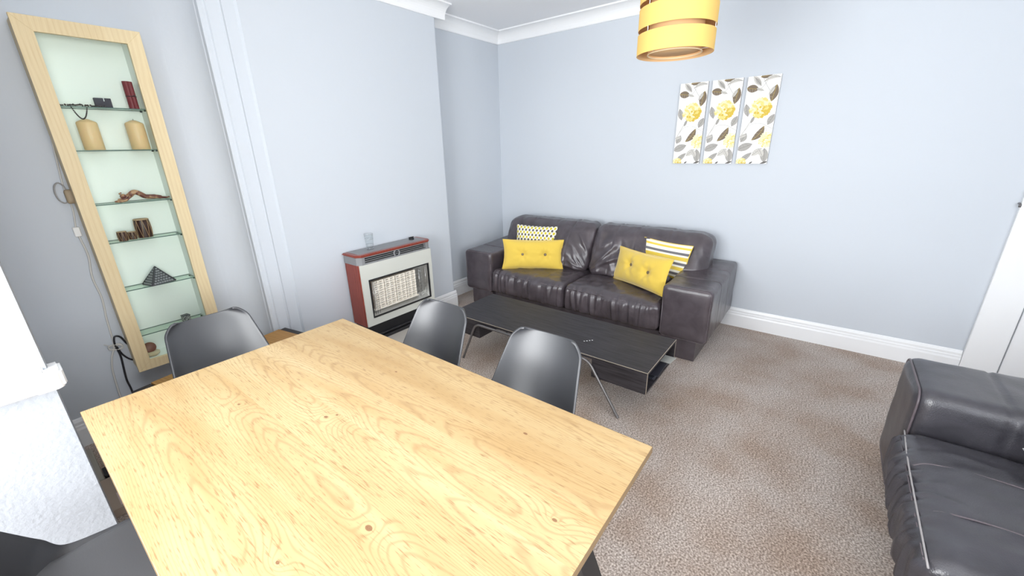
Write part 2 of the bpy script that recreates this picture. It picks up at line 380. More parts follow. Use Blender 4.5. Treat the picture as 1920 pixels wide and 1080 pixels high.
# cornice (cove)
def cove(sz=.105):
    pts = [(0, ZC), (0, ZC-sz+.0), (.010, ZC-sz+.0), (.014, ZC-sz+.008)]
    for k in range(9):
        a = k/8*pi/2; pts.append((.014+(sz-.026)*(1-cos(a)), ZC-sz+.008+(sz-.02)*sin(a)))
    pts += [(sz, ZC-.012), (sz, ZC)]
    return pts
CV = cove()
def cornice(name, axis, base, sgn, a, b):
    bm = bmesh.new(); prism(bm, [(base+sgn*p, q) for p, q in CV], axis, a, b); return struct(obj(name, bm, TRIM))
cornice('trim_2', 'X', YF, -1, BX1, XR); cornice('trim_3', 'Y', XR, -1, YB, YF)
cornice('trim_4', 'X', YBR, -1, BX0-.1, BX1+.105); cornice('trim_5', 'Y', BX1, 1, YBR, YF); cornice('trim_6', 'Y', BX0, -1, YBR, YF); cornice('trim_7', 'X', YF, -1, XL, BX0)
# door on the right wall, far end
bm = box(XR-.028, XR, -1.09, -.917, 0, 2.1, .004, 2); struct(obj('trim_8', bm, TRIM))
bm = box(XR-.028, XR, -1.99, -1.86, 0, 2.1, .004, 2); struct(obj('trim_9', bm, TRIM))
bm = box(XR-.028, XR, -1.86, -1.095, 1.98, 2.1, .004, 2); struct(obj('trim_10', bm, TRIM))
bm = bmesh.new(); bx(bm, XR-.022, XR, -1.855, -1.098, .01, 1.975, 0, .003)
for z0, z1 in ((.2, .8), (.95, 1.8)): bx(bm, XR-.028, XR-.022, -1.75, -1.2, z0, z1, 0, .005)
d = struct(obj('door_1', bm, TRIM))
bm = bmesh.new(); tube(bm, [(XR-.022, -1.80, 1.0), (XR-.07, -1.80, 1.0), (XR-.075, -1.79, 1.0), (XR-.075, -1.70, 1.0)], .009); obj('door_handle', bm, CHROME, d)
bm = bmesh.new(); tube(bm, [(XR-.0, -.913, 1.165), (XR-.02, -.913, 1.165), (XR-.03, -.913, 1.158), (XR-.03, -.913, 1.145)], .006)
tag(obj('wall_hook', bm, STEEL), 'small grey metal hook on wall beside white door frame', 'hook')

# ------------------------------------------------------------------ DINING TABLE
tb = thing('dining_table', 'large oak-effect dining table on black metal legs in foreground', 'table', (.489, 1.055, 0))
obj('tabletop', box(-.474, .474, -.789, .789, .728, .75, .0015, 2), OAK, tb)
EDGE_SHADE = mat('shaded_edge_brown', (.22, .145, .075), .5)  # thin edge strips: shade painted in as a darker brown than the top
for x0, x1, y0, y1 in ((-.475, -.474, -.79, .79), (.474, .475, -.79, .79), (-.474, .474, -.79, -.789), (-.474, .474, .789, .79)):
    obj('shaded_edge', box(x0, x1, y0, y1, .728, .749), EDGE_SHADE, tb)
for sx in (-1, 1):
    for sy in (-1, 1):
        bm = bmesh.new()
        a = Vector((sx*.24, sy*.60, .722)); b = Vector((sx*.43, sy*.72, 0)); dx = .04
        prism_pts = []
        vs = []
        for q, wd in ((a, .045), (b, .03)):
            vs.append([bm.verts.new(q+Vector((wd*i, .02*j, 0))) for i, j in ((-1, -1), (1, -1), (1, 1), (-1, 1))])
        bm.faces.new(vs[0]); bm.faces.new(vs[1][::-1])
        for k in range(4): bm.faces.new((vs[0][k], vs[0][(k+1) % 4], vs[1][(k+1) % 4], vs[1][k]))
        obj('leg', bm, BLACKM, tb)
obj('under_frame', box(-.30, .30, -.65, .65, .706, .728), BLACKM, tb)

# ------------------------------------------------------------------ CHAIRS
def smooth01(t): t = max(0, min(1, t)); return t*t*(3-2*t)
def chair_shell():
    # profile: s in 0..1 from seat front to back top ; local front = +x
    prof = [(.225, .425), (.20, .447), (.12, .450), (.02, .440), (-.08, .438), (-.145, .455), (-.180, .505), (-.208, .585), (-.247, .69), (-.286, .785), (-.297, .812)]
    halfw = [.165, .20, .215, .225, .228, .230, .226, .218, .203, .186, .178]
    up = [.010, .012, .02, .035, .055, .085, .060, .025, .006, .0, .008]     # side rises (z)
    fw = [0, 0, 0, .0, .02, .055, .075, .078, .070, .060, .054]              # side forward
    pc = catmull([(p[0], 0, p[1]) for p in prof], 7); n = len(pc); NU = 32
    def lerp(a, t):
        t = t*(len(a)-1); i = min(int(t), len(a)-2); f = t-i; g = lambda k: a[max(0, min(len(a)-1, k))]
        p0, p1, p2, p3 = g(i-1), g(i), g(i+1), g(i+2)
        return .5*(2*p1+(p2-p0)*f+(2*p0-5*p1+4*p2-p3)*f*f+(3*p1-p0-3*p2+p3)*f**3)
    V, F = [], []
    for i, p in enumerate(pc):
        t = i/(n-1)
        for k in range(NU+1):
            u = -1+2*k/NU; au = abs(u); w_ = lerp(halfw, t)
            cc = au**(2.6-.5*smooth01((t-.35)/.3))
            q = Vector((p.x+lerp(fw, t)*cc, w_*(u*(1-.08*au*au)), p.z+lerp(up, t)*cc))
            D = max(0, (.812-p.z)*1.07); R_ = .05
            if t > .5 and D < R_:      # rounded top corners
                q.y -= (1 if u > 0 else -1)*(R_-sqrt(max(0, R_*R_-(R_-D)**2)))*au**3
            q.z -= .010*(1-au*au)*smooth01((t-.8)/.2)
            V.append(tuple(q))
    for i in range(n-1):
        for k in range(NU):
            a = i*(NU+1)+k; F.append((a, a+1, a+NU+2, a+NU+1))
    return V, F
def make_chair(label, loc, rotz):
    t = thing('dining_chair', label, 'chair', loc, rotz, 'black shell dining chairs round the table')
    s = obj('shell', chair_shell(), SHELL, t, smooth=True)
    md = s.modifiers.new('thick', 'SOLIDIFY'); md.thickness = .011; md.offset = 0; md.use_rim = True
    md2 = s.modifiers.new('bev', 'BEVEL'); md2.width = .004; md2.segments = 2; md2.limit_method = 'ANGLE'; md2.angle_limit = radians(50)
    def fn(p, n):
        r = (p.x/.19)**2+(p.y/.185)**2
        p.z += .012*(1-min(1, r)) if n.z > .3 else 0
        return p + Vector((.02, 0, .462)) + Vector((0, 0, .02*(abs(p.y)/.2)**2))
    v, f = soft_box(.175, .175, .017, .016, 14, 14, 4, fn)
    # round plan corners
    v = [(x, y*(1-.10*max(0, (x-.02)/.18)**2), z) for x, y, z in v]
    obj('seat_pad', (v, f), PADM, t, smooth=True)
    for sx in (-1, 1):
        for sy in (-1, 1):
            bm = bmesh.new(); tube(bm, [(sx*.11-.01, sy*.11, .432), (sx*.19-.01, sy*.20, 0)], [.014, .009], 10)
            obj('leg', bm, BLACKM, t, smooth=True, auto=40)
    bm = bmesh.new(); bx(bm, -.13, .11, -.12, .12, .418, .430, 0, .003)
    obj('seat_bracket', bm, BLACKM, t)
    return t
cA = make_chair('black chair nearest the gas fire on the table side facing the sofa', (1.03, 1.43, 0), pi)
def copy_tree(o, label, loc, rotz):
    r = o.copy(); col.objects.link(r); r.location = loc; r.rotation_euler = (0, 0, rotz); r['label'] = label
    for ch in o.children:
        k = ch.copy(); col.objects.link(k); k.parent = r
    return r
cB = copy_tree(cA, 'black chair with its back in front of the coffee table, nearer the bare carpet', (1.03, .82, 0), pi)
cC = copy_tree(cA, 'black chair at the table end in front of the tall display cabinet', (.515, 2.03, 0), -pi/2)
cD = copy_tree(cA, 'black chair on the near left side of the table beside the white pier', (-.06, 1.36, 0), 0)

# ------------------------------------------------------------------ SOFA against the right wall
def arm_mesh(L, Wd, H, z0, seed, r=.035):
    # local: x 0..L (front at 0), y width centre 0
    def fn(p, n):
        q = p+Vector((L/2, 0, z0+H/2))
        u = q.x/L; q.z += .03*smooth01((u-.15)/.8)*(1 if p.z > 0 else 0)
        a = .004*nz3(q.x*5+seed, q.y*5, q.z*5)+.0025*nz3(q.x*14+seed, q.y*14, q.z*14)
        for sx in (.30, .62):
            a -= .006*exp(-((q.x-L*sx)/.006)**2)
        return q+n*a
    return soft_box(L/2, Wd/2, H/2, r, 70, 16, 22, fn)
def seat_cushion_mesh(L, W_, H, seed, r=.05):
    # local x depth (front at 0), y width, z from 0
    def fn(p, n):
        q = p+Vector((L/2, 0, H/2)); yy = p.y
        crown = (1-(2*p.y/W_)**4)*(1-(2*p.x/L)**4)
        if n.z > .2: q.z += .018*crown*n.z
        if n.x < -.1:
            fold = ridge(yy*16+seed, q.z*2.2+seed*.3, 2.1)
            fold2 = ridge(yy*34+seed, q.z*4+seed, 7.7)
            a = (.021*fold+.009*fold2)*(-n.x)
            q.x -= a + .022*(1-(2*yy/W_)**4)*(-n.x)*(1-(2*p.z/H)**2)
        if n.z > .5:
            r1 = ridge(q.x*5+yy*3.0+seed, yy*9-q.x*4, seed)
            q.z += .006*max(0, r1-.35)+.004*nz3(q.x*13, yy*13+seed, 3.)
        return q
    return soft_box(L/2, W_/2, H/2, r, 44, 110, 20, fn)
def back_cushion_mesh(L, W_, H, side, seed, ext):
    """x thickness(front at -), y width, z 0..H ; side=+1: the outer end is at +y and overhangs the arm by ext above z=.2"""
    def fn(p, n):
        q = Vector((p.x, p.y, p.z+H/2)); t = q.z/H
        q.x *= 1-.32*t**1.5
        q.x += .18*(t-.0)*.9
        o = side*p.y/(W_/2)
        if o > 0: q.y += side*ext*smooth01((q.z-.13)/.06)*o**1.0
        # droop of the top near the outer corner
        if n.x < -.05:
            cy = -side*W_/2
            d = sqrt((q.y-cy)**2+(q.z-.05)**2)
            ang = atan2(q.z-.02, (q.y-cy)*side)
            f = ridge(ang*3.2+seed, d*3.5, seed*1.7)
            g = ridge(q.y*7+seed, q.z*5-q.y*4, 4.4)
            q.x -= (.032*max(0, f-.1)*exp(-((d-.30)/.24)**2)+.013*max(0, g-.1)+.035*sin(pi*min(1, max(0, t)))*(1-(2*p.y/W_)**4))*(-n.x)
        q += n*(.006*nz3(q.x*6+seed, q.y*6, q.z*6)+.005*nz3(q.x*15+seed, q.y*15, q.z*15))
        # gathered vertical seams
        for sy in (-.33, .0, .33):
            q -= n*.006*exp(-((p.y-sy*W_/2*1.4)/.006)**2)
        return q
    return soft_box(L/2, W_/2, H/2, .085, 22, 110, 46, fn)
def seam_loop(pts, r, closed=True):
    bm = bmesh.new(); pp = [Vector(p) for p in pts]
    if closed: pp = pp+[pp[0]]
    tube(bm, pp, r, 6); return bm
def rr(y0, y1, z0, z1, x, r, n=5):
    out = []
    for cy, cz, a0 in ((y1-r, z1-r, 0), (y0+r, z1-r, pi/2), (y0+r, z0+r, pi), (y1-r, z0+r, 3*pi/2)):
        for k in range(n+1):
            a = a0+k/n*pi/2; out.append((x, cy+r*cos(a), cz+r*sin(a)))
    return out
def make_sofa(name, label, loc, rotz, leath, W_=2.376, arm_w=.35, arm_z0=.155, arm_h=.415, L=.88, style=0):
    t = thing(name, label, 'sofa', loc, rotz)
    hw = W_/2
    for i, s in enumerate((-1, 1)):
        a = obj('arm', arm_mesh(L, arm_w, arm_h, arm_z0, i*3.3+style, .035 if style == 0 else .055), leath, t, smooth=True, loc=(0, s*(hw-arm_w/2), 0))
        obj('piping', seam_loop(rr(-arm_w/2+.012, arm_w/2-.012, arm_z0+.012, arm_z0+arm_h-.010, .012, .03 if style == 0 else .055), .0045), SEAM, a, smooth=True)
        if style == 0:
            bm = soft_box((L-.06)/2, (arm_w-.07)/2, arm_z0/2+.005, .01, 4, 4, 4, None)
            obj('plinth', bm, leath, t, smooth=True, loc=(.02+(L-.06)/2, s*(hw-arm_w/2-.035), arm_z0/2+.004), auto=50)
        else:
            for xx in (.05, L-.08):
                obj('foot', box(-.02, .02, -.03, .03, 0, arm_z0+.02, .004), CHROME, t, loc=(xx, s*(hw-.06), 0))
    inner = hw-arm_w
    obj('base_rail', soft_box((L-.12)/2, inner, .055, .01, 6, 10, 3, lambda p, n: p+Vector((.05+(L-.12)/2, 0, .115)))
        , leath, t, smooth=True, auto=50)
    obj('back_panel', soft_box(.05, inner+.10, .30, .03, 6, 20, 12, lambda p, n: p+Vector((L-.055, 0, .48))), leath, t, smooth=True)
    SW = inner
    for i, s in enumerate((-1, 1)):
        c_ = obj('seat_cushion', seat_cushion_mesh(.62, SW-.004, .235, 1.7+i*5.1+style), leath, t, smooth=True, loc=(-.005, s*SW/2, .172))
        obj('piping', seam_loop([(-.012+.03*0, y, .212) for y in (-SW/2+.04, SW/2-.04)], .003, False), SEAM, c_)
        BW = SW+.0
        obj('back_cushion', back_cushion_mesh(.30, BW+.0, .45, s, 2.2+i*3.7+style, .19), leath, t, smooth=True, loc=(.52, s*SW/2, .40))
    return t
# local +y must point to world... sofa front local x=0 faces -X in world : no rotation
sofa = make_sofa('leather_sofa', 'dark brown leather two-seat sofa against the pale wall under three pictures', (2.915, 1.701, 0), 0, LEATHER)
sofa2 = make_sofa('leather_sofa', 'dark leather sofa cut off at the right edge with white stitching on its seat', (1.36, -.43, 0), -pi/2, LEATHER2, 2.35, .42, .045, .53, .88, 5)
# stitches on the second sofa's seat
bm = bmesh.new()
tube(bm, catmull([(-.002, .748, .392), (-.012, .5, .395), (-.015, .0, .396)], 12), .003, 6)
obj('front_stitch', bm, STITCH, sofa2)
for yy in (.50, .24):
    bm = bmesh.new(); tube(bm, catmull([(.0, yy, .396), (.05, yy+.01, .418), (.2, yy+.02, .428), (.45, yy, .43)], 8), .003, 6); obj('cross_stitch', bm, SEAM, sofa2)

# ------------------------------------------------------------------ CUSHIONS
def pillow(W_, H, T_, nu=44, nv=28, btn=(), seed=0, pinch=.07):
    V, F, UV = [], [], []
    for side in (1, -1):
        base = len(V)
        for j in range(nv+1):
            for i in range(nu+1):
                u = -1+2*i/nu; v = -1+2*j/nv
                th = T_/2*((1-abs(u)**2.6)*(1-abs(v)**2.6))**.55
                x = W_/2*u*(1-pinch*(1-v*v)); y = H/2*v*(1-pinch*(1-u*u))
                for bu, bv in btn:
                    d2 = ((x-bu)**2+(y-bv)**2); th *= 1-.55*exp(-d2/.0012); th += .004*exp(-d2/.01)*sin(atan2(y-bv, x-bu)*7)
                th += .004*nz3(x*14+seed, y*14, side*2.)*(1-abs(u)**6)*(1-abs(v)**6)
                V.append((x, y, side*th)); UV.append(((u+1)/2, (v+1)/2))
        for j in range(nv):
            for i in range(nu):
                a = base+j*(nu+1)+i; q = (a, a+1, a+nu+2, a+nu+1); F.append(q if side == 1 else q[::-1])
    return V, F, UV
def make_pillow(name, label, center, w_axis, up_axis, W_, H, T_, m, btn=(), group=None, seed=0):
    w_ = Vector(w_axis).normalized(); u_ = Vector(up_axis); u_ = (u_-w_*u_.dot(w_)).normalized(); n_ = w_.cross(u_)
    t = thing(name, label, 'cushion', center, 0, group)
    t.matrix_world = Matrix.Translation(center) @ Matrix((w_, u_, n_)).transposed().to_4x4()
    V, F, UV = pillow(W_, H, T_, btn=btn, seed=seed)
    o = obj('cover', (V, F), m, t, smooth=True); uvl = o.data.uv_layers.new(name='UVMap')
    for lp in o.data.loops: uvl.data[lp.index].uv = UV[lp.vertex_index]
    b = bmesh.new(); pts = []
    for k in range(61):
        a = k/60*4; i = int(a) % 4; f = a-int(a)
        u, v = ((-1+2*f, -1), (1, -1+2*f), (1-2*f, 1), (-1, 1-2*f))[i]
        pts.append((W_/2*u*(1-.07*(1-v*v)), H/2*v*(1-.07*(1-u*u)), 0))
    tube(b, pts, .0035, 6); obj('piping', b, m, t)
    for bu, bv in btn:
        b = bmesh.new(); lathe(b, [(.001, .0), (.010, .0), (.014, .004), (.013, .008), (.006, .010), (.001, .0095)], 20, (bu, bv, T_/2*.42), cap=True)
        obj('button', b, BUTTON, t, smooth=True)
    return t
# dotted fabric
DOTS = mat('dotted_fabric', (.9, .87, .75), .8, spec=.2)
def _():
    m = DOTS; v = mapped(m, (11, 6, 1), 'UV'); sp = N(m, 'ShaderNodeSeparateXYZ'); LK(m, v, sp.inputs[0])
    def dots(ox, oy, r):
        fx = math_(m, 'SUBTRACT', math_(m, 'FRACT', math_(m, 'ADD', sp.outputs[0], ox)), .5); fy = math_(m, 'SUBTRACT', math_(m, 'FRACT', math_(m, 'ADD', sp.outputs[1], oy)), .5)
        d = math_(m, 'ADD', math_(m, 'MULTIPLY', fx, fx), math_(m, 'MULTIPLY', fy, fy)); return math_(m, 'LESS_THAN', d, r*r)
    c = mix(m, dots(0, 0, .27), (.88, .86, .74), (.62, .52, .04)); c = mix(m, dots(.5, .5, .27), c, (.115, .10, .095)); LK(m, c, P(m).inputs['Base Color'])
_()
STRIPE = mat('striped_fabric', (.9, .87, .75), .8, spec=.2)
def _():
    m = STRIPE; v = mapped(m, (1, 1, 1), 'UV'); sp = N(m, 'ShaderNodeSeparateXYZ'); LK(m, v, sp.inputs[0])
    W0 = (.86, .84, .74); Yw = (.78, .58, .09); G = (.17, .165, .18)
    c = ramp(m, sp.outputs[1], [(0, Yw), (.08, W0), (.14, G), (.21, W0), (.27, Yw), (.37, W0), (.42, G), (.49, W0), (.55, Yw), (.65, W0), (.70, G), (.77, W0), (.86, Yw), (.92, W0)], 'CONSTANT')
    LK(m, c, P(m).inputs['Base Color'])
_()
make_pillow('cushion', 'plain mustard cushion with two brown buttons at the left end of the sofa', (3.165, 2.205, .555), (.30, -.55, 0), (.22, .12, .9), .60, .29, .13, MUST, ((-.095, .0), (.125, .0)), 'plain mustard cushions on the sofa', 1)
make_pillow('cushion', 'plain mustard cushion with two brown buttons leaning by the right arm', (3.185, 1.135, .572), (-.30, -.55, .02), (.22, -.12, .9), .63, .29, .13, MUST, ((-.085, .02), (.125, .0)), 'plain mustard cushions on the sofa', 5)
make_pillow('cushion', 'small white cushion with grey and yellow dots behind the left mustard one', (3.33, 2.285, .655), (.10, -.45, 0), (.28, .06, .9), .45, .31, .11, DOTS, seed=3)
make_pillow('cushion', 'small cushion with yellow, white and grey stripes behind the right mustard one', (3.38, 1.015, .635), (-.05, -.42, -.02), (.26, -.02, .9), .42, .30, .11, STRIPE, seed=8)
t = make_pillow('cushion', 'white cushion lying on the cut-off sofa seat beside its arm', (1.86, -.90, .475), (1, .1, 0), (0, .9, .1), .38, .34, .10, PAPER, seed=11)

# ------------------------------------------------------------------ COFFEE TABLE
ct = thing('coffee_table', 'long low black-brown coffee table with open end shelves in front of the sofa', 'coffee table', (2.255, 1.375, 0))
X0, X1, Y0, Y1 = -.257, .257, -.755, .80
obj('tabletop', box(X0, X1, Y0, Y1, .332, .350, .001), BLACKWOOD, ct)
def shelf_box(ya, yb):
    obj('shelf_front', box(X0, X0+.016, ya, yb, .212, .332), BLACKWOOD, ct)
    obj('shelf_rear', box(X1-.016, X1, ya, yb, .212, .332), BLACKWOOD, ct)
    obj('shelf_board', box(X0+.016, X1-.016, ya, yb, .212, .226), BLACKWOOD, ct)
    yi = yb-.016 if ya == Y0 else ya
    obj('shelf_divider', box(X0+.016, X1-.016, yi, yi+.016, .226, .332), BLACKWOOD, ct)
shelf_box(Y0, Y0+.34); shelf_box(Y1-.30, Y1)
EDGE = mat('worn_pale_edge', (.42, .36, .28), .6)
bm = bmesh.new(); e = .0012
bx(bm, X0-e, X0+e, Y0, Y1, .3485, .3512); bx(bm, X0, X1, Y0-e, Y0+e, .3485, .3512); bx(bm, X0-e, X0+e, Y0-e, Y0+e, .214, .35); bx(bm, X1-e, X1+e, Y0-e, Y0+e, .214, .35)
obj('worn_edging', bm, EDGE, ct)
for xs in (X0+.0, X1-.012):
    def fil(pts, r, n=6):
        out = [Vector(pts[0])]
        for i in range(1, len(pts)-1):
            a, b, c_ = Vector(pts[i-1]), Vector(pts[i]), Vector(pts[i+1]); d1 = (a-b).normalized(); d2 = (c_-b).normalized()
            p1 = b+d1*r; p2 = b+d2*r
            for k in range(n+1): s = k/n; out.append(p1*(1-s)**2+b*2*s*(1-s)+p2*s*s)
        out.append(Vector(pts[-1])); return out
    xx = xs-.012 if xs < 0 else xs+.024
    sg = -1 if xs < 0 else 1
    bm = bmesh.new(); tube(bm, fil([(xx+sg*.004, Y0+.145, .004), (xx, Y0+.36, .325), (xx, Y1-.275, .325), (xx+sg*.004, Y1-.13, .004)], .05), .009, 10)
    obj('leg_frame', bm, STEEL, ct, smooth=True, auto=50)
bm = bmesh.new()
for i in range(4):
    bx(bm, X0+.15+i*.014, X0+.158+i*.014, -.285-i*.012, -.277-i*.012, .350, .3506)
obj('pale_flecks', bm, LWHITE, ct)['kind'] = 'stuff'
for i, (dz, rz, m) in enumerate(((0, .05, mat('slate_magazine', (.08, .08, .10), .4)), (.009, -.08, mat('dark_magazine', (.04, .045, .06), .3)), (.018, .04, mat('black_magazine', (.03, .03, .04), .5)), (.027, -.12, mat('pale_magazine', (.42, .42, .39), .6)))):
    bm = bmesh.new(); bx(bm, -.14 if i < 3 else .05, .14 if i < 3 else .14, -.10, .10, 0, .006, 0, .001)
    for v in bm.verts: v.co.z += .012*max(0, -v.co.y-.0)/.1*(1 if i > 1 else 0)
    tag(obj('magazine', bm, m, loc=(2.29, .735-.012*i, .2265+dz), rot=(0, 0, rz)),
        ['lowest dark magazine in the coffee table end shelf', 'very dark magazine second from the bottom in the coffee table shelf', 'black magazine with curled edge, third up in the coffee table shelf', 'pale topmost magazine jutting from the coffee table shelf'][i], 'magazine', 'magazines in the coffee table')

# ------------------------------------------------------------------ GAS HEATER
H0, H1, HY = 1.59, 2.295, 2.68
ht = thing('gas_fire', 'wood-sided gas fire with cream front and ceramic radiants on the chimney breast', 'heater', ((H0+H1)/2, 2.80, 0))
ht_off = Vector(((H0+H1)/2, 2.80, 0))
def hp(name, bm, m, parent=None, **k):
    if isinstance(bm, tuple): bm = ([tuple(Vector(v)-ht_off) for v in bm[0]], bm[1])
    else: bmesh.ops.translate(bm, verts=bm.verts[:], vec=-ht_off)
    return obj(name, bm, m, parent or ht, **k)
ch = .03
plan = lambda o, y1: [(H0-o, y1), (H0-o, HY+ch-o*.4), (H0+ch-o*.4, HY-o), (H1-ch+o*.4, HY-o), (H1+o, HY+ch-o*.4), (H1+o, y1)]
hollow = bmesh.new()
# side panels
for nm, xa, xb in (('side_panel', H0, H0+.018), ('side_panel', H1-.018, H1)):
    hp(nm, box(xa, xb, HY+.012, 2.872, .235, .737, .004, 2), MAHOG)
bm = bmesh.new(); bx(bm, H0+.018, H1-.018, 2.85, 2.872, .17, .737); hp('back_plate', bm, DARK)
# cream front panel with opening
wx0, wx1, wz0, wz1 = 1.652, 2.248, .300, .614
bm = bmesh.new()
for a in ((H0+.006, wx0, .238, .737), (wx1, H1-.006, .238, .737), (wx0, wx1, .238, wz0), (wx0, wx1, wz1, .737)): bx(bm, a[0], a[1], HY, HY+.018, a[2], a[3])
hp('front_panel', bm, CREAM)
bm = bmesh.new(); q = .008
for a in ((wx0, wx0+q, wz0, wz1), (wx1-q, wx1, wz0, wz1), (wx0+q, wx1-q, wz0, wz0+q), (wx0+q, wx1-q, wz1-q, wz1)): bx(bm, a[0], a[1], HY-.006, HY+.012, a[2], a[3])
hp('window_frame', bm, DARK)
# grey grille head
bm = bmesh.new(); prism(bm, plan(0, 2.872), 'Z', .737, .749)
prism(bm, plan(0, 2.872), 'Z', .789, .797)
bx(bm, H0, H0+.055, HY+ch, 2.872, .749, .789); bx(bm, H1-.055, H1, HY+ch, 2.872, .749, .789)
bx(bm, H0+.03, H0+.055, HY, HY+.05, .749, .789); bx(bm, H1-.055, H1-.03, HY, HY+.05, .749, .789)
prism(bm, [(H0, HY+ch), (H0+ch, HY), (H0+ch, HY+ch)], 'Z', .749, .789); prism(bm, [(H1, HY+ch), (H1-ch, HY), (H1-ch, HY+ch)], 'Z', .749, .789)
hp('grille_head', bm, GREYPL)
hp('grille_backing', box(H0+.055, H1-.055, HY+.035, HY+.05, .749, .789), DARK)
for z in (.7605, .7745): hp('grille_slat', box(H0+.055, H1-.055, HY+.001, HY+.006, z, z+.0042), GREYPL)
bm = bmesh.new(); ring = [(1.938+.026*cos(a*pi/14), HY+.001, .769+.026*sin(a*pi/14)) for a in range(29)]; tube(bm, ring, .0055, 8, cap=False)
lathe_pts = bmesh.ops.create_circle(bm, cap_ends=True, radius=.022, segments=24, matrix=Matrix.Translation((1.938, HY+.003, .769)) @ Matrix.Rotation(pi/2, 4, 'X'))
g = hp('grille_roundel', bm, [GREYPL, DARK], smooth=True)
for p_ in g.data.polygons:
    if len(p_.vertices) > 10: p_.material_index = 1
bm = bmesh.new(); prism(bm, plan(.010, 2.875), 'Z', .797, .815); bmesh.ops.bevel(bm, geom=[e for e in bm.edges if abs(e.verts[0].co.z-e.verts[1].co.z) < 1e-5], offset=.006, segments=3, affect='EDGES')
hp('top_rim', bm, MAHOG)
bm = bmesh.new(); prism(bm, plan(-.028, 2.87), 'Z', .8145, .8165); hp('top_plate', bm, GREYPL)
bm = bmesh.new(); lathe(bm, [(.022, .816), (.022, .826), (.018, .832), (.001, .832)], 24, (2.19, 2.80, 0)); bx(bm, 2.165, 2.215, 2.797, 2.803, .832, .840); hp('control_knob', bm, DARK, smooth=True, auto=30)
# fire box
bm = bmesh.new(); dpt = .07
a0 = [(wx0+q, wz0+q), (wx1-q, wz0+q), (wx1-q, wz1-q), (wx0+q, wz1-q)]; rx0, rx1, rz0, rz1 = 1.700, 2.125, .352, .588
b0 = [(rx0-.005, rz0-.005), (wx1-.03, rz0-.005), (wx1-.03, rz1), (rx0-.005, rz1)]
va = [bm.verts.new((x, HY+.010, z)) for x, z in a0]; vb = [bm.verts.new((x, HY+dpt, z)) for x, z in b0]
for k in range(4): bm.faces.new((va[k], va[(k+1) % 4], vb[(k+1) % 4], vb[k]))
bm.faces.new(vb)
hp('reflector', bm, SILVER)
nb = 4; bw = (rx1-rx0)/nb
for i in range(nb):
    bm = bmesh.new(); xa = rx0+i*bw; xb = xa+bw-.004
    bx(bm, xa, xb, HY+.045, HY+.066, rz0, rz1-.01, 1)
    for k in range(3):
        xc = xa+.006+k*(bw-.02)/2; bx(bm, xc, xc+.009, HY+.028, HY+.045, rz0, rz1-.01, 0)
    for k in range(13):
        z = rz0+.004+k*(rz1-rz0-.02)/12.3; bx(bm, xa+.015, xb-.004, HY+.033, HY+.045, z, z+.0105, 0)
    hp('radiant_brick', bm, [CERAM, CERAMD])
bm = bmesh.new(); bx(bm, rx0-.01, rx1+.01, HY+.026, HY+.05, rz0-.012, rz0-.001); hp('burner_ledge', bm, CERAM)
# wire guard
bm = bmesh.new(); gx0, gx1 = 2.145, 2.215
for x in (gx0, gx1): tube(bm, [(x, HY+.012, wz0+.03), (x, HY+.012, wz1-.03)], .0018, 6)
zz = [(gx0 if k % 2 == 0 else gx1, HY+.012, wz0+.04+k*(wz1-wz0-.09)/16) for k in range(17)]; tube(bm, zz, .0015, 5)
hp('guard_spring', bm, WIRE)
for k in range(9):
    z = wz0+.05+k*.026; bm = bmesh.new(); tube(bm, [(wx0+.012, HY+.012, z), (wx0+.03, HY+.004, z), (gx0, HY+.004, z)], .0011, 5); hp('guard_wire', bm, WIRE)
for k in range(3):
    x = wx0+.03+k*.02; bm = bmesh.new(); tube(bm, [(x, HY+.006, wz0+.02), (x, HY+.006, wz1-.025)], .0015, 5); hp('guard_wire', bm, WIRE)
# black base
bm = bmesh.new(); bx(bm, H0+.02, H1-.02, HY+.02, 2.872, .125, .236); hp('base_box', bm, DARK)
bm = bmesh.new(); bx(bm, H0+.05, H1-.05, HY+.0, HY+.03, .135, .150, 0, .004); bx(bm, H0+.03, H1-.03, HY-.01, 2.86, .100, .125, 0, .003); hp('base_lip', bm, BLACKM)
struct(obj('trim_11', box(1.50, 2.40, 2.46, 2.888, 0, .10, .006, 2), STONE))
# drinking glass on the heater
dg = thing('drinking_glass', 'clear ribbed glass tumbler standing on top of the gas fire', 'glass', (1.775, 2.79, .8165))
bm = bmesh.new()
outer = [(.001, 0), (.026, 0), (.028, .008), (.028, .03), (.031, .07), (.034, .125)]; inner_ = [(.032, .125), (.029, .07), (.026, .03), (.022, .014), (.001, .012)]
lathe(bm, outer+inner_, 24, cap=False)
obj('glass_body', bm, CLEAR, dg, smooth=True)
for zz_, rr_ in ((.012, .0285), (.04, .0295), (.085, .0325), (.124, .0345)):
    bm = bmesh.new(); tube(bm, [(rr_*cos(k*pi/12), rr_*sin(k*pi/12), zz_) for k in range(25)], .0012, 5, cap=False)
    obj('glass_ring', bm, CHROME, dg, smooth=True)

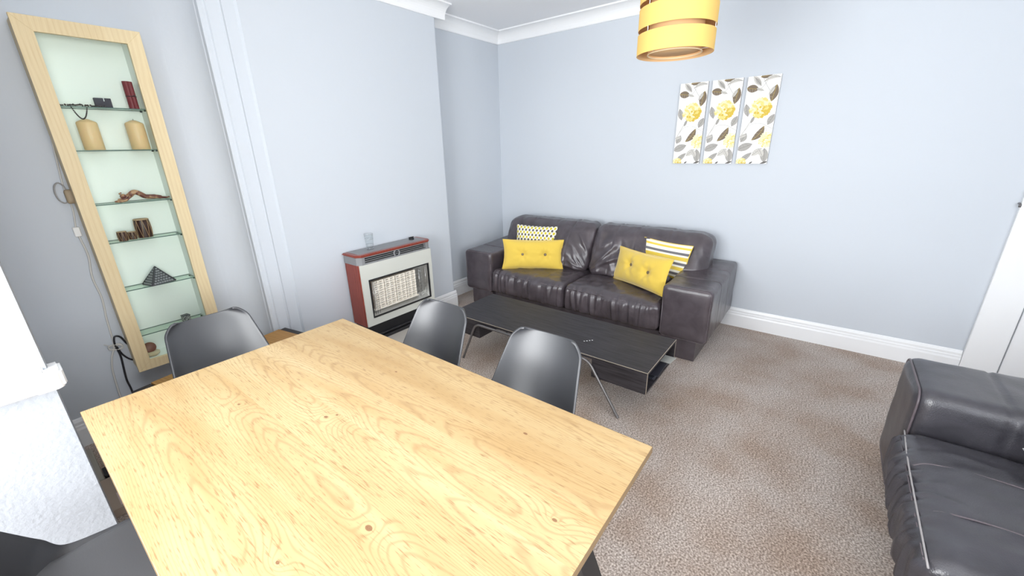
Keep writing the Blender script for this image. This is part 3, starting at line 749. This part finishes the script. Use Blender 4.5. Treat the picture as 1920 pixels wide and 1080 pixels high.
# ------------------------------------------------------------------ DISPLAY CABINET
CX0, CX1, CZ0, CZ1, CF, CB = .295, .737, .375, 2.148, 2.955, 3.108
cb = thing('display_cabinet', 'tall birch-framed glass display cabinet hung on the grey alcove wall', 'cabinet', ((CX0+CX1)/2, 3.03, CZ0))
co = Vector(((CX0+CX1)/2, 3.03, CZ0))
def cp(name, bm, m, parent=None, **k):
    bmesh.ops.translate(bm, verts=bm.verts[:], vec=-co); return obj(name, bm, m, parent or cb, **k)
fw_ = .062
ix0, ix1, iz0, iz1 = CX0+fw_, CX1-fw_, CZ0+fw_-.008, CZ1-fw_
for pl in ([(CX0, CZ0), (CX1, CZ0), (ix1, iz0), (ix0, iz0)], [(CX1, CZ0), (CX1, CZ1), (ix1, iz1), (ix1, iz0)], [(CX1, CZ1), (CX0, CZ1), (ix0, iz1), (ix1, iz1)], [(CX0, CZ1), (CX0, CZ0), (ix0, iz0), (ix0, iz1)]):
    bm = bmesh.new(); prism(bm, pl, 'Y', CF, CF+.020); bmesh.ops.bevel(bm, geom=bm.edges[:], offset=.0008, segments=1, affect='EDGES'); cp('door_rail', bm, BIRCH)
cp('door_glass', box(ix0-.005, ix1+.005, CF+.009, CF+.0125, iz0-.005, iz1+.005), PANE)
cp('side_panel', box(CX0+.006, CX0+.020, CF+.021, CB, CZ0+.006, CZ1-.006), BIRCH)
cp('side_panel', box(CX1-.020, CX1-.006, CF+.021, CB, CZ0+.006, CZ1-.006), BIRCH)
cp('inner_lining', box(CX0+.020, ix0-.006, CF+.022, CB-.010, CZ0+.02, CZ1-.02), CABW)
cp('inner_lining', box(ix1+.006, CX1-.020, CF+.022, CB-.010, CZ0+.02, CZ1-.02), CABW)
cp('back_panel', box(CX0+.020, CX1-.020, CB-.010, CB, CZ0+.006, CZ1-.006), CABW)
cp('top_panel', box(CX0+.020, CX1-.020, CF+.021, CB-.010, CZ1-.040, CZ1-.006), CABW)
cp('bottom_panel', box(CX0+.020, CX1-.020, CF+.021, CB-.010, CZ0+.006, .428), CABW)
SZ = [1.785, 1.582, 1.315, 1.114, .846, .575]
for z in SZ:
    bm = bmesh.new(); bx(bm, ix0-.006, ix1+.006, CF+.030, CB-.012, z-.005, z, 0)
    for f in bm.faces: f.material_index = 1 if abs(f.normal.y) > .5 else 0
    cp('glass_shelf', bm, [SHELFG, EDGEG])
    for x in (ix0-.001, ix1+.001):
        for y in (CF+.04, CB-.03): cp('shelf_clip', box(x-.004, x+.004, y-.005, y+.005, z-.011, z-.005), DARK)
bm = bmesh.new(); lathe(bm, [(.001, 0), (.030, 0), (.033, .004), (.033, .016), (.001, .016)], 28, (.512, 3.01, CZ1-.0565)); cp('spot_lamp', bm, LWHITE, smooth=True, auto=30)

def topz(i): return SZ[i]+.0003
# necklace
nk = thing('bead_necklace', 'dark bead necklace draped over the front edge of the top glass shelf', 'necklace', (.43, 3.02, topz(0)))
bm = bmesh.new()
def bead(bm, p, r):
    mt = Matrix.Translation(p) @ Matrix.Diagonal((r, r, r, 1)); bmesh.ops.create_icosphere(bm, subdivisions=1, radius=1, matrix=mt)
for k in range(34):
    a = k/34
    x = -.065+.16*a+.006*sin(k*2.1); y = -.008+.022*sin(k*1.3); bead(bm, (x, y, .004+.002*(k % 2)+.003*exp(-((x)/.03)**2)), .0045)
for k in range(30):
    a = k/29; x = -.036+.058*a+.0; z = -.062*sin(pi*a)**.8; bead(bm, (x, -.040-.002, z+.004), .0036)
for k in range(8):
    for xx in (-.036, .022): bead(bm, (xx, -.038+k*.004, .005), .0036)
obj('bead_string', bm, mat('dark_beads', (.05, .035, .035), .3), nk, smooth=True)
# black box with pale tag
kb = thing('black_box', 'small black box with a pale notch on the top glass shelf', 'box', (.525, 3.025, topz(0)))
obj('box_body', box(-.034, .030, -.012, .012, 0, .045, .001), mat('purple_black_card', (.035, .028, .045), .6), kb)
obj('price_tag', box(.001, .004, -.0128, -.0120, .030, .0455), LWHITE, kb)
# scroll
sc_ = thing('red_scroll', 'rolled red paper scroll tied with dark cord on the top shelf', 'scroll', (.640, 3.035, topz(0)))
RED = mat('red_scroll_paper', (.20, .022, .03), .55, bump=(60, .4, .003))
bm = bmesh.new(); tube(bm, [(0, 0, 0), (0, 0, .134)], .0175, 18); bm2 = None
tube(bm, [(.010, -.012, 0), (.010, -.012, .132)], .012, 12)
obj('paper_roll', bm, RED, sc_, smooth=True, auto=40)
bm = bmesh.new(); tube(bm, [(.003+.0215*cos(k*pi/10), -.004+.0215*sin(k*pi/10), .062) for k in range(21)], .0016, 6, cap=False); tube(bm, [(.005, -.026, .062), (.012, -.030, .066), (.02, -.028, .058)], .0015, 6)
obj('cord_tie', bm, CABLEB, sc_)
# candles
for i, (x, lab) in enumerate(((.438, 'left ivory pillar candle on the second glass shelf'), (.622, 'right ivory pillar candle on the second glass shelf'))):
    cd = thing('pillar_candle', lab, 'candle', (x, 3.035, topz(1)), 0, 'ivory pillar candles')
    bm = bmesh.new(); lathe(bm, [(.038, 0), (.0395, .002), (.0395, .128), (.037, .134), (.012, .147), (.002, .149)], 32); obj('wax_body', bm, WAX, cd, smooth=True, auto=40)
    bm = bmesh.new(); tube(bm, [(0, 0, .147), (.001, 0, .155)], .001, 6); obj('wick', bm, CABLEB, cd)
# reclining sculpture
rs = thing('reclining_figure', 'small carved reddish-brown reclining figure on the third shelf', 'ornament', (.56, 3.02, topz(2)))
FIG = mat('carved_reddish_wood', (.25, .10, .06), .4)
v_ = mapped(FIG, (18, 18, 18)); n_ = N(FIG, 'ShaderNodeTexNoise', Scale=3., Detail=3.); LK(FIG, v_, n_.inputs['Vector'])
LK(FIG, ramp(FIG, n_.outputs['Fac'], [(.38, (.13, .03, .025)), (.5, (.22, .08, .05)), (.62, (.5, .29, .16))]), P(FIG).inputs['Base Color'])
bm = bmesh.new()
tube(bm, catmull([(-.118, -.006, .005), (-.10, -.004, .010), (-.080, 0, .015), (-.055, 0, .030), (-.030, 0, .048), (-.010, 0, .040), (.012, 0, .022), (.035, 0, .018), (.060, 0, .016), (.085, 0, .010), (.105, 0, .007), (.118, 0, .010)], 5),
     [.0045]*5+[.010]*5+[.012]*5+[.013]*5+[.013]*5+[.013]*5+[.012]*5+[.012]*5+[.010]*5+[.006]*5+[.004]*5+[.005], 12)
obj('torso', bm, FIG, rs, smooth=True)
bm = bmesh.new(); bmesh.ops.create_icosphere(bm, subdivisions=3, radius=.013, matrix=Matrix.Translation((-.078, -.004, .030)) @ Matrix.Diagonal((1.1, .9, 1, 1)))
tube(bm, [(-.068, 0, .028), (-.050, 0, .036)], .006, 8); tube(bm, catmull([(-.086, -.006, .040), (-.092, -.008, .046), (-.082, -.006, .050)], 4), .003, 6)
obj('head', bm, FIG, rs, smooth=True)
bm = bmesh.new(); tube(bm, catmull([(-.048, -.012, .036), (-.070, -.018, .012), (-.095, -.018, .006), (-.112, -.014, .006)], 5), .0055, 8); obj('arm', bm, FIG, rs, smooth=True)
# drums
def drum(label, x, y, r, h):
    t = thing('carved_drum', label, 'ornament', (x, y, topz(3)), .3, 'carved drums on the fourth shelf')
    bm = bmesh.new(); lathe(bm, [(r*.92, 0), (r*.97, h*.25), (r*1.0, h*.5), (r*.97, h*.8), (r*.90, h)], 20); obj('drum_body', bm, mat('dark_carved_wood', (.05, .018, .015), .4), t, smooth=True, auto=40)
    bm = bmesh.new()
    for k in range(8):
        for s in (-1, 1):
            a = k*pi/4; pts = [((r*1.03*(.90+.10*sin(pi*q)))*cos(a+s*q*.39), (r*1.03*(.90+.10*sin(pi*q)))*sin(a+s*q*.39), q*h) for q in (0, .25, .5, .75, 1)]
            tube(bm, pts, r*.035, 5)
    obj('cord_lacing', bm, mat('tan_cord', (.42, .26, .14), .6), t)
    bm = bmesh.new(); lathe(bm, [(r*.97, h*.97), (r*.99, h*1.01), (r*.9, h*1.03), (.001, h*1.03)], 20); obj('drum_skin', bm, mat('tan_skin', (.45, .30, .18), .6), t, smooth=True)
    return t
drum('small carved drum on the left of the three on the fourth shelf', .425, 3.005, .0215, .05)
drum('smallest carved drum, in the middle on the fourth shelf', .468, 3.025, .019, .040)
drum('tall carved drum on the right of the three on the fourth shelf', .525, 3.04, .035, .100)
# pyramid
py = thing('brick_pyramid', 'dark grey model pyramid with brick courses on the fifth shelf', 'ornament', (.517, 3.022, topz(4)), .25)
PYM = mat('pewter', (.075, .075, .085), .4, metal=.3); PYL = mat('pewter_light', (.34, .34, .36), .45, metal=.3)
bm = bmesh.new(); S = .062; Hh = .098
vb_ = [bm.verts.new((sx*S*.98, sy*S*.8, 0)) for sx, sy in ((-1, -1), (1, -1), (1, 1), (-1, 1))]; ap = bm.verts.new((0, 0, Hh)); bm.faces.new(vb_[::-1])
for k in range(4): bm.faces.new((vb_[k], vb_[(k+1) % 4], ap))
obj('core', bm, PYM, py)
bm = bmesh.new()
for k in range(4): tube(bm, [vb_co for vb_co in (((-1, 1, 1, -1)[k]*S*.97, (-1, -1, 1, 1)[k]*S*.79, .003), (0, 0, Hh))], [.0035, .0025], 6)
obj('edge_rib', bm, PYM, py)
shared = None
rows = 7
for rI in range(rows):
    z = .006+rI*.0125; f0 = 1-(z+.004)/Hh; wd = S*.98*f0; yy = -S*.8*(1-(z+.001)/Hh)-.0012; n = max(1, int(wd*2/.0135))
    for k in range(n):
        xc = -wd+.006+(k+.5)*(2*wd-.012)/n
        b_ = obj('brick', box(-.0048, .0048, -.0016, .0025, 0, .009, .0008), PYL, py, loc=(xc, yy, z)) if shared is None else None
        if shared is None: shared = b_
        else:
            b_ = shared.copy(); col.objects.link(b_); b_.location = (xc, yy, z)
for rI in range(rows):
    z = .006+rI*.0125; f0 = 1-(z+.004)/Hh; wd = S*.8*f0; xx = -S*.98*(1-(z+.001)/Hh)-.0012; n = max(1, int(wd*2/.0135))
    for k in range(n):
        b_ = shared.copy(); col.objects.link(b_); b_.rotation_euler = (0, 0, -pi/2); b_.location = (xx, -wd+.006+(k+.5)*(2*wd-.012)/n, z)
# patterned cube
pc_ = thing('patterned_cube', 'tiny black and white patterned cube on the lowest glass shelf', 'ornament', (.588, 3.03, topz(5)), .2)
PAT = mat('black_white_pattern', (.5, .5, .5), .5)
v_ = mapped(PAT, (1, 1, 1)); n_ = N(PAT, 'ShaderNodeTexNoise', Scale=230., Detail=0.); LK(PAT, v_, n_.inputs['Vector']); LK(PAT, ramp(PAT, n_.outputs['Fac'], [(.5, (.03, .03, .035)), (.54, (.7, .72, .7))], 'CONSTANT'), P(PAT).inputs['Base Color'])
obj('cube_body', box(-.018, .018, -.018, .018, 0, .036, .001), PAT, pc_)
obj('cube_cap', box(-.019, .019, -.019, .019, .036, .040, .001), PYM, pc_)
# round box
rb = thing('round_trinket_box', 'round trinket box with brown lid and cream base at the cabinet bottom', 'ornament', (.385, 3.02, .4283))
bm = bmesh.new(); lathe(bm, [(.020, 0), (.034, .010), (.036, .020), (.030, .024)], 28); obj('cream_bowl', bm, mat('cream_shell', (.62, .52, .35), .4), rb, smooth=True)
bm = bmesh.new(); lathe(bm, [(.001, 0), (.031, 0), (.031, .008), (.022, .012), (.001, .013)], 28)
bmesh.ops.rotate(bm, verts=bm.verts[:], matrix=Matrix.Rotation(radians(62), 3, 'X')); bmesh.ops.translate(bm, verts=bm.verts[:], vec=(-.004, .016, .046)); obj('brown_lid', bm, mat('brown_lid_wood', (.16, .045, .025), .35), rb, smooth=True, auto=40)

# ------------------------------------------------------------------ CABLES
W3 = 3.101
bm = bmesh.new()
tube(bm, catmull([(.305, W3, 1.66), (.290, W3, 1.50), (.283, W3, 1.41), (.286, W3, 1.30), (.272, W3, 1.20)], 8), .0035, 8)
tube(bm, catmull([(.272, W3, 1.16), (.279, W3, 1.05), (.264, W3, .93), (.270, W3, .81), (.258, W3, .68), (.252, W3, .57), (.246, W3-.004, .52), (.222, W3-.004, .46), (.205, W3-.004, .38), (.196, W3-.006, .23), (.185, 3.06, .06), (.12, 3.0, .006), (.03, 2.95, .006)], 8), .0045, 8)
wc = tag(obj('lamp_cable', bm, CABLEW, smooth=True), 'white cable running down the grey wall left of the display cabinet', 'cable')
obj('inline_switch', box(.258, .285, W3-.011, W3+.004, 1.155, 1.205, .004, 2), LWHITE, wc)
bm = bmesh.new()
for k in range(3):
    tube(bm, catmull([(.252+.03*cos(a+k), W3-.004-k*.002, .515+.018*sin(a*1.0+k*.7)) for a in [i*pi/5 for i in range(11)]], 3), .003, 6)
tube(bm, [(.21, W3, .545), (.25, W3-.008, .515), (.275, W3, .53)], .0025, 6)
obj('cable_knot', bm, CABLEW, wc, smooth=True)
bm = bmesh.new()
tube(bm, catmull([(.33, W3, .50), (.305, W3-.003, .51), (.285, W3-.004, .565), (.262, W3-.006, .575), (.252, W3-.006, .53), (.258, W3-.006, .46), (.252, W3-.006, .38), (.246, W3-.006, .30), (.250, W3-.006, .22), (.24, 3.06, .05), (.15, 2.98, .007), (.06, 2.90, .007)], 8), .0048, 8)
tube(bm, catmull([(.255, W3-.004, .52), (.270, W3-.004, .455), (.30, W3-.003, .41), (.34, W3, .40)], 8), .0045, 8)
tag(obj('power_cable', bm, CABLEB, smooth=True), 'black cable looping out from behind the lower cabinet edge', 'cable')
pa = thing('plug_adapter', 'beige adapter with coiled wire behind the upper left cabinet edge', 'adapter', (.285, 3.09, 1.36))
obj('adapter_body', soft_box(.022, .018, .035, .01, 6, 6, 6, None), mat('tan_plastic', (.40, .31, .20), .5), pa, smooth=True, loc=(.012, 0, 0))
bm = bmesh.new(); tube(bm, catmull([(-.018+.022*cos(a), .006-.012*sin(a*.5), .05*sin(a)+.02) for a in [i*pi/4 for i in range(15)]], 4), .0028, 6); obj('wire_coil', bm, mat('grey_wire', (.35, .34, .33), .5), pa, smooth=True)

# ------------------------------------------------------------------ BENCH below the cabinet, floor bits
bn = thing('low_bench', 'low golden wood bench with dark ends below the display cabinet', 'bench', (.30, 2.73, 0), radians(10.9))
obj('seat_board', box(0, .745, -.36, 0, .372, .39, .002), GOLDW, bn)
obj('end_panel', box(-.085, -.002, -.37, .0, 0, .385, .003), BLACKWOOD, bn)
obj('end_panel', box(.747, .79, -.37, .0, 0, .385, .003), BLACKWOOD, bn)
obj('front_rail', box(0, .745, -.34, -.32, .30, .372), GOLDW, bn)
obj('lower_shelf', box(0, .745, -.34, -.02, .12, .135), GOLDW, bn)
bo = thing('shallow_box', 'shallow brown cardboard box on the carpet behind the white pier', 'box', (.055, 2.44, 0))
obj('box_body', box(-.11, .11, -.145, .145, 0, .045, .002), CARD, bo)
obj('pink_label', box(-.035, .10, -.13, -.02, .045, .0456), PINK, bo)
st = thing('extension_strip', 'beige extension strip lying along the carpet behind the white pier', 'extension strip', (.0, 2.79, 0))
obj('strip_body', box(-.028, .008, -.185, .185, 0, .035, .006, 2), BEIGE, st)
obj('plug', box(.010, .055, -.18, -.09, 0, .045, .004), DARK, st)

# ------------------------------------------------------------------ PICTURES
def leafpoly(cx_, cy_, L_, Wd, ang, bend=0, n=7):
    top, bot = [], []
    for i in range(n+1):
        s = i/n; wv = Wd*sin(pi*s)**.8; x = (s-.5)*L_; y = bend*(1-(2*s-1)**2)*L_
        top.append((x, y+wv/2)); bot.append((x, y-wv/2))
    pts = top+bot[::-1][1:-1]; ca, sa = cos(ang), sin(ang)
    mid = [((s_-.5)*L_, bend*(1-(2*s_-1)**2)*L_) for s_ in (0, .25, .5, .75, 1)]
    R = lambda p: (cx_+p[0]*ca-p[1]*sa, cy_+p[0]*sa+p[1]*ca)
    return [R(p) for p in pts], [R(p) for p in mid]
PW, PH = .216, .629
LGREY = mat('print_grey_leaf', (.40, .385, .36), .7); LBRN = mat('print_brown_leaf', (.19, .145, .10), .7); LPALE = mat('print_pale_leaf', (.60, .58, .54), .7)
VEIN = mat('print_vein', (.13, .12, .11), .7); YDK = mat('print_gold', (.66, .47, .06), .7); YMD = mat('print_yellow', (.80, .66, .22), .7); YLT = mat('print_pale_yellow', (.88, .83, .50), .7)
CANVAS = mat('white_canvas', (.93, .93, .92), .6); CSIDE = mat('canvas_side_shade', (.30, .29, .28), .8)  # canvas sides: edge shadow put into a dark grey colour
PM = [LGREY, LBRN, LPALE, VEIN, YDK, YMD, YLT]
def make_print():
    bm = bmesh.new(); lay = [0]
    def P2(p, z):
        u = max(-PW/2+.001, min(PW/2-.001, p[0])); v = max(.001, min(PH-.001, p[1])); return bm.verts.new((z, -u, v))
    def poly(pts, mi):
        lay[0] += 1; z = -(.0002+lay[0]*.0000035)
        try: f = bm.faces.new([P2(p, z) for p in pts]); f.material_index = mi
        except ValueError: pass
    def line(pts, w_, mi):
        for a, b in zip(pts[:-1], pts[1:]):
            d = Vector((b[0]-a[0], b[1]-a[1]))
            if d.length < 1e-6: continue
            n = Vector((-d.y, d.x)).normalized()*w_/2
            poly([(a[0]+n.x, a[1]+n.y), (b[0]+n.x, b[1]+n.y), (b[0]-n.x, b[1]-n.y), (a[0]-n.x, a[1]-n.y)], mi)
    def C(u, v): return ((u-.5)*PW, (1-v)*PH)
    def leaf(u, v, L_, W_, deg, mi, bend=0.):
        L_ *= 1.12; W_ *= 1.2
        c0 = C(u, v); pts, mid = leafpoly(c0[0], c0[1], L_, W_, radians(deg), bend); poly(pts, mi); line(mid, .0016, 3 if mi != 1 else 4)
        p2 = leafpoly(c0[0], c0[1], L_, W_, radians(deg), bend)[0]
        for k in range(2, 6):
            a = mid[min(4, k-1)]; 
            line([a, p2[k]], .0008, 3 if mi != 1 else 2)
    def curve(pts, w_=.0018, mi=0):
        q = [(v.x, v.y) for v in catmull([(*C(u, v), 0) for u, v in pts], 6)]; line(q, w_*1.5, 0 if mi == 0 else mi)
    rnd = random.Random(4)
    def hyd(u, v, R_, pale=False):
        cx_, cy_ = C(u, v)
        for k in range(210 if not pale else 130):
            a = rnd.random()*2*pi; r = R_*sqrt(rnd.random()); x, y = cx_+r*cos(a), cy_+r*sin(a)*.95; s = R_*.14*(.8+.5*rnd.random()); a2 = rnd.random()*3
            t_ = (x-cx_)/R_-(y-cy_)/R_
            mi = (4 if t_+rnd.uniform(-.8, .8) > .45 else (5 if rnd.random() < .55 else 6)) if not pale else (6 if rnd.random() < .7 else 5)
            pts = []
            for q in range(8):
                rr2 = s*(1 if q % 2 == 0 else .72); pts.append((x+rr2*cos(a2+q*pi/4), y+rr2*sin(a2+q*pi/4)))
            poly(pts, mi)
    curve([(.42, -.01), (.55, .08), (.72, .17), (.82, .22)]); curve([(.62, .05), (.5, .12), (.35, .16)]); curve([(.33, .46), (.2, .55), (.02, .68)], .003, 2); curve([(.33, .47), (.2, .56), (.02, .66)], .001, 0)
    curve([(.1, .62), (.3, .54), (.6, .53), (.85, .57), (1, .6)], .0016); curve([(.75, .56), (.82, .62)], .0014); curve([(.85, .8), (.8, .85)], .0014)
    leaf(.55, .005, .07, .03, 8, 1); leaf(.30, .055, .085, .032, -50, 2); leaf(.32, .06, .06, .02, -50, 0); leaf(.74, .055, .10, .022, 12, 2, .16)
    leaf(.18, .135, .080, .045, 172, 1); leaf(.42, .15, .05, .018, 160, 2); leaf(.86, .20, .105, .046, 80, 1); leaf(.78, .17, .06, .02, 60, 2)
    leaf(.11, .375, .085, .036, 105, 0); leaf(.33, .485, .048, .018, 70, 0); leaf(.90, .49, .075, .038, 65, 0); leaf(.13, .69, .065, .040, 65, 0); leaf(.10, .665, .05, .02, 20, 2)
    leaf(.56, .64, .115, .040, 55, 1, -.10); leaf(.20, .80, .105, .048, 22, 0); leaf(.62, .86, .075, .036, 40, 2); leaf(.88, .90, .095, .046, 95, 0); leaf(.76, .87, .06, .03, 120, 2)
    leaf(.28, .925, .10, .032, 42, 0); leaf(.9, .985, .05, .012, 20, 3); leaf(.48, .99, .03, .01, 40, 3)
    hyd(.52, .355, .070); hyd(.88, .72, .056, True); hyd(.16, .985, .036)
    me = bpy.data.meshes.new('printed_flowers'); bm.to_mesh(me); bm.free()
    for mm in PM: me.materials.append(mm)
    return me
PRINT = make_print()
for i, (yc, lab) in enumerate(((1.043, 'left of three narrow canvases printed with yellow hydrangea and grey leaves'), (.795, 'middle of three narrow canvases printed with yellow hydrangea and grey leaves'), (.547, 'right of three narrow canvases printed with yellow hydrangea and grey leaves'))):
    t = thing('canvas_picture', lab, 'picture', (XR-.0185, yc, 1.387), 0, 'three narrow floral canvases above the sofa')
    bm = bmesh.new(); bx(bm, 0, .018, -PW/2, PW/2, 0, PH, 0)
    for f in bm.faces: f.material_index = 0 if abs(f.normal.x) > .5 else 1
    obj('canvas', bm, [CANVAS, CSIDE], t)
    o = bpy.data.objects.new('printed_flowers', PRINT); col.objects.link(o); o.parent = t; o['kind'] = 'stuff'

# ------------------------------------------------------------------ PENDANT LAMP
LX, LY, LZ = 2.285, .738, 1.965
pl = thing('pendant_lamp', 'yellow drum pendant lampshade of stacked fabric bands hanging from the ceiling', 'pendant lamp', (LX, LY, LZ))
RO, RI = .178, .125; bh, gp = .088, .020
for k in range(4):
    z = k*(bh+gp); bm = bmesh.new(); lathe(bm, [(RO, z), (RO, z+bh), (RO-.002, z+bh), (RO-.002, z), (RO, z)], 72, cap=False)
    for i, f in enumerate(bm.faces): f.material_index = 1 if i//72 == 2 else 0
    obj('shade_band', bm, [YLAMP, LINER], pl, smooth=True, auto=40)
bm = bmesh.new(); lathe(bm, [(RI, .006), (RI, 4*bh+3*gp-.006), (RI-.002, 4*bh+3*gp-.006), (RI-.002, .006), (RI, .006)], 64, cap=False); obj('inner_shade', bm, LINER, pl, smooth=True, auto=40)
bm = bmesh.new(); lathe(bm, [(.001, .012), (RI-.003, .012), (RI-.003, .014), (.001, .014)], 48); obj('diffuser', bm, LINER, pl)
bm = bmesh.new(); tube(bm, [(RI*cos(a*pi/24), RI*sin(a*pi/24), .004) for a in range(49)], .003, 6, cap=False); obj('rim_ring', bm, mat('pale_rim', (.85, .68, .45), .6), pl, smooth=True)
for k in range(3):
    a = 2*pi*k/3+.55; bm = bmesh.new(); tube(bm, [(RI*cos(a), RI*sin(a), .01), (RO*.985*cos(a), RO*.985*sin(a), .01), (RO*.985*cos(a), RO*.985*sin(a), 4*bh+3*gp-.01)], .0018, 6); obj('strut', bm, LWHITE, pl)
for k in range(3):
    a = 2*pi*k/3; bm = bmesh.new(); tube(bm, [(0, 0, 4*bh+3*gp-.02), (RI*cos(a), RI*sin(a), 4*bh+3*gp-.008)], .0018, 6); obj('spider_arm', bm, LWHITE, pl)
bm = bmesh.new(); tube(bm, [(0, 0, 4*bh+3*gp-.08), (0, 0, ZC-LZ-.02)], .0035, 8); lathe(bm, [(.02, 4*bh+3*gp-.10), (.02, 4*bh+3*gp-.04), (.006, 4*bh+3*gp-.02)], 16); obj('cord', bm, LWHITE, pl)
bm = bmesh.new(); lathe(bm, [(.012, ZC-LZ-.04), (.045, ZC-LZ-.012), (.048, ZC-LZ)], 24); obj('ceiling_rose', bm, LWHITE, pl, smooth=True)
for o in list(bpy.data.objects):
    if o.name.startswith('brick') and o.parent is None and 'label' not in o: o.parent = py
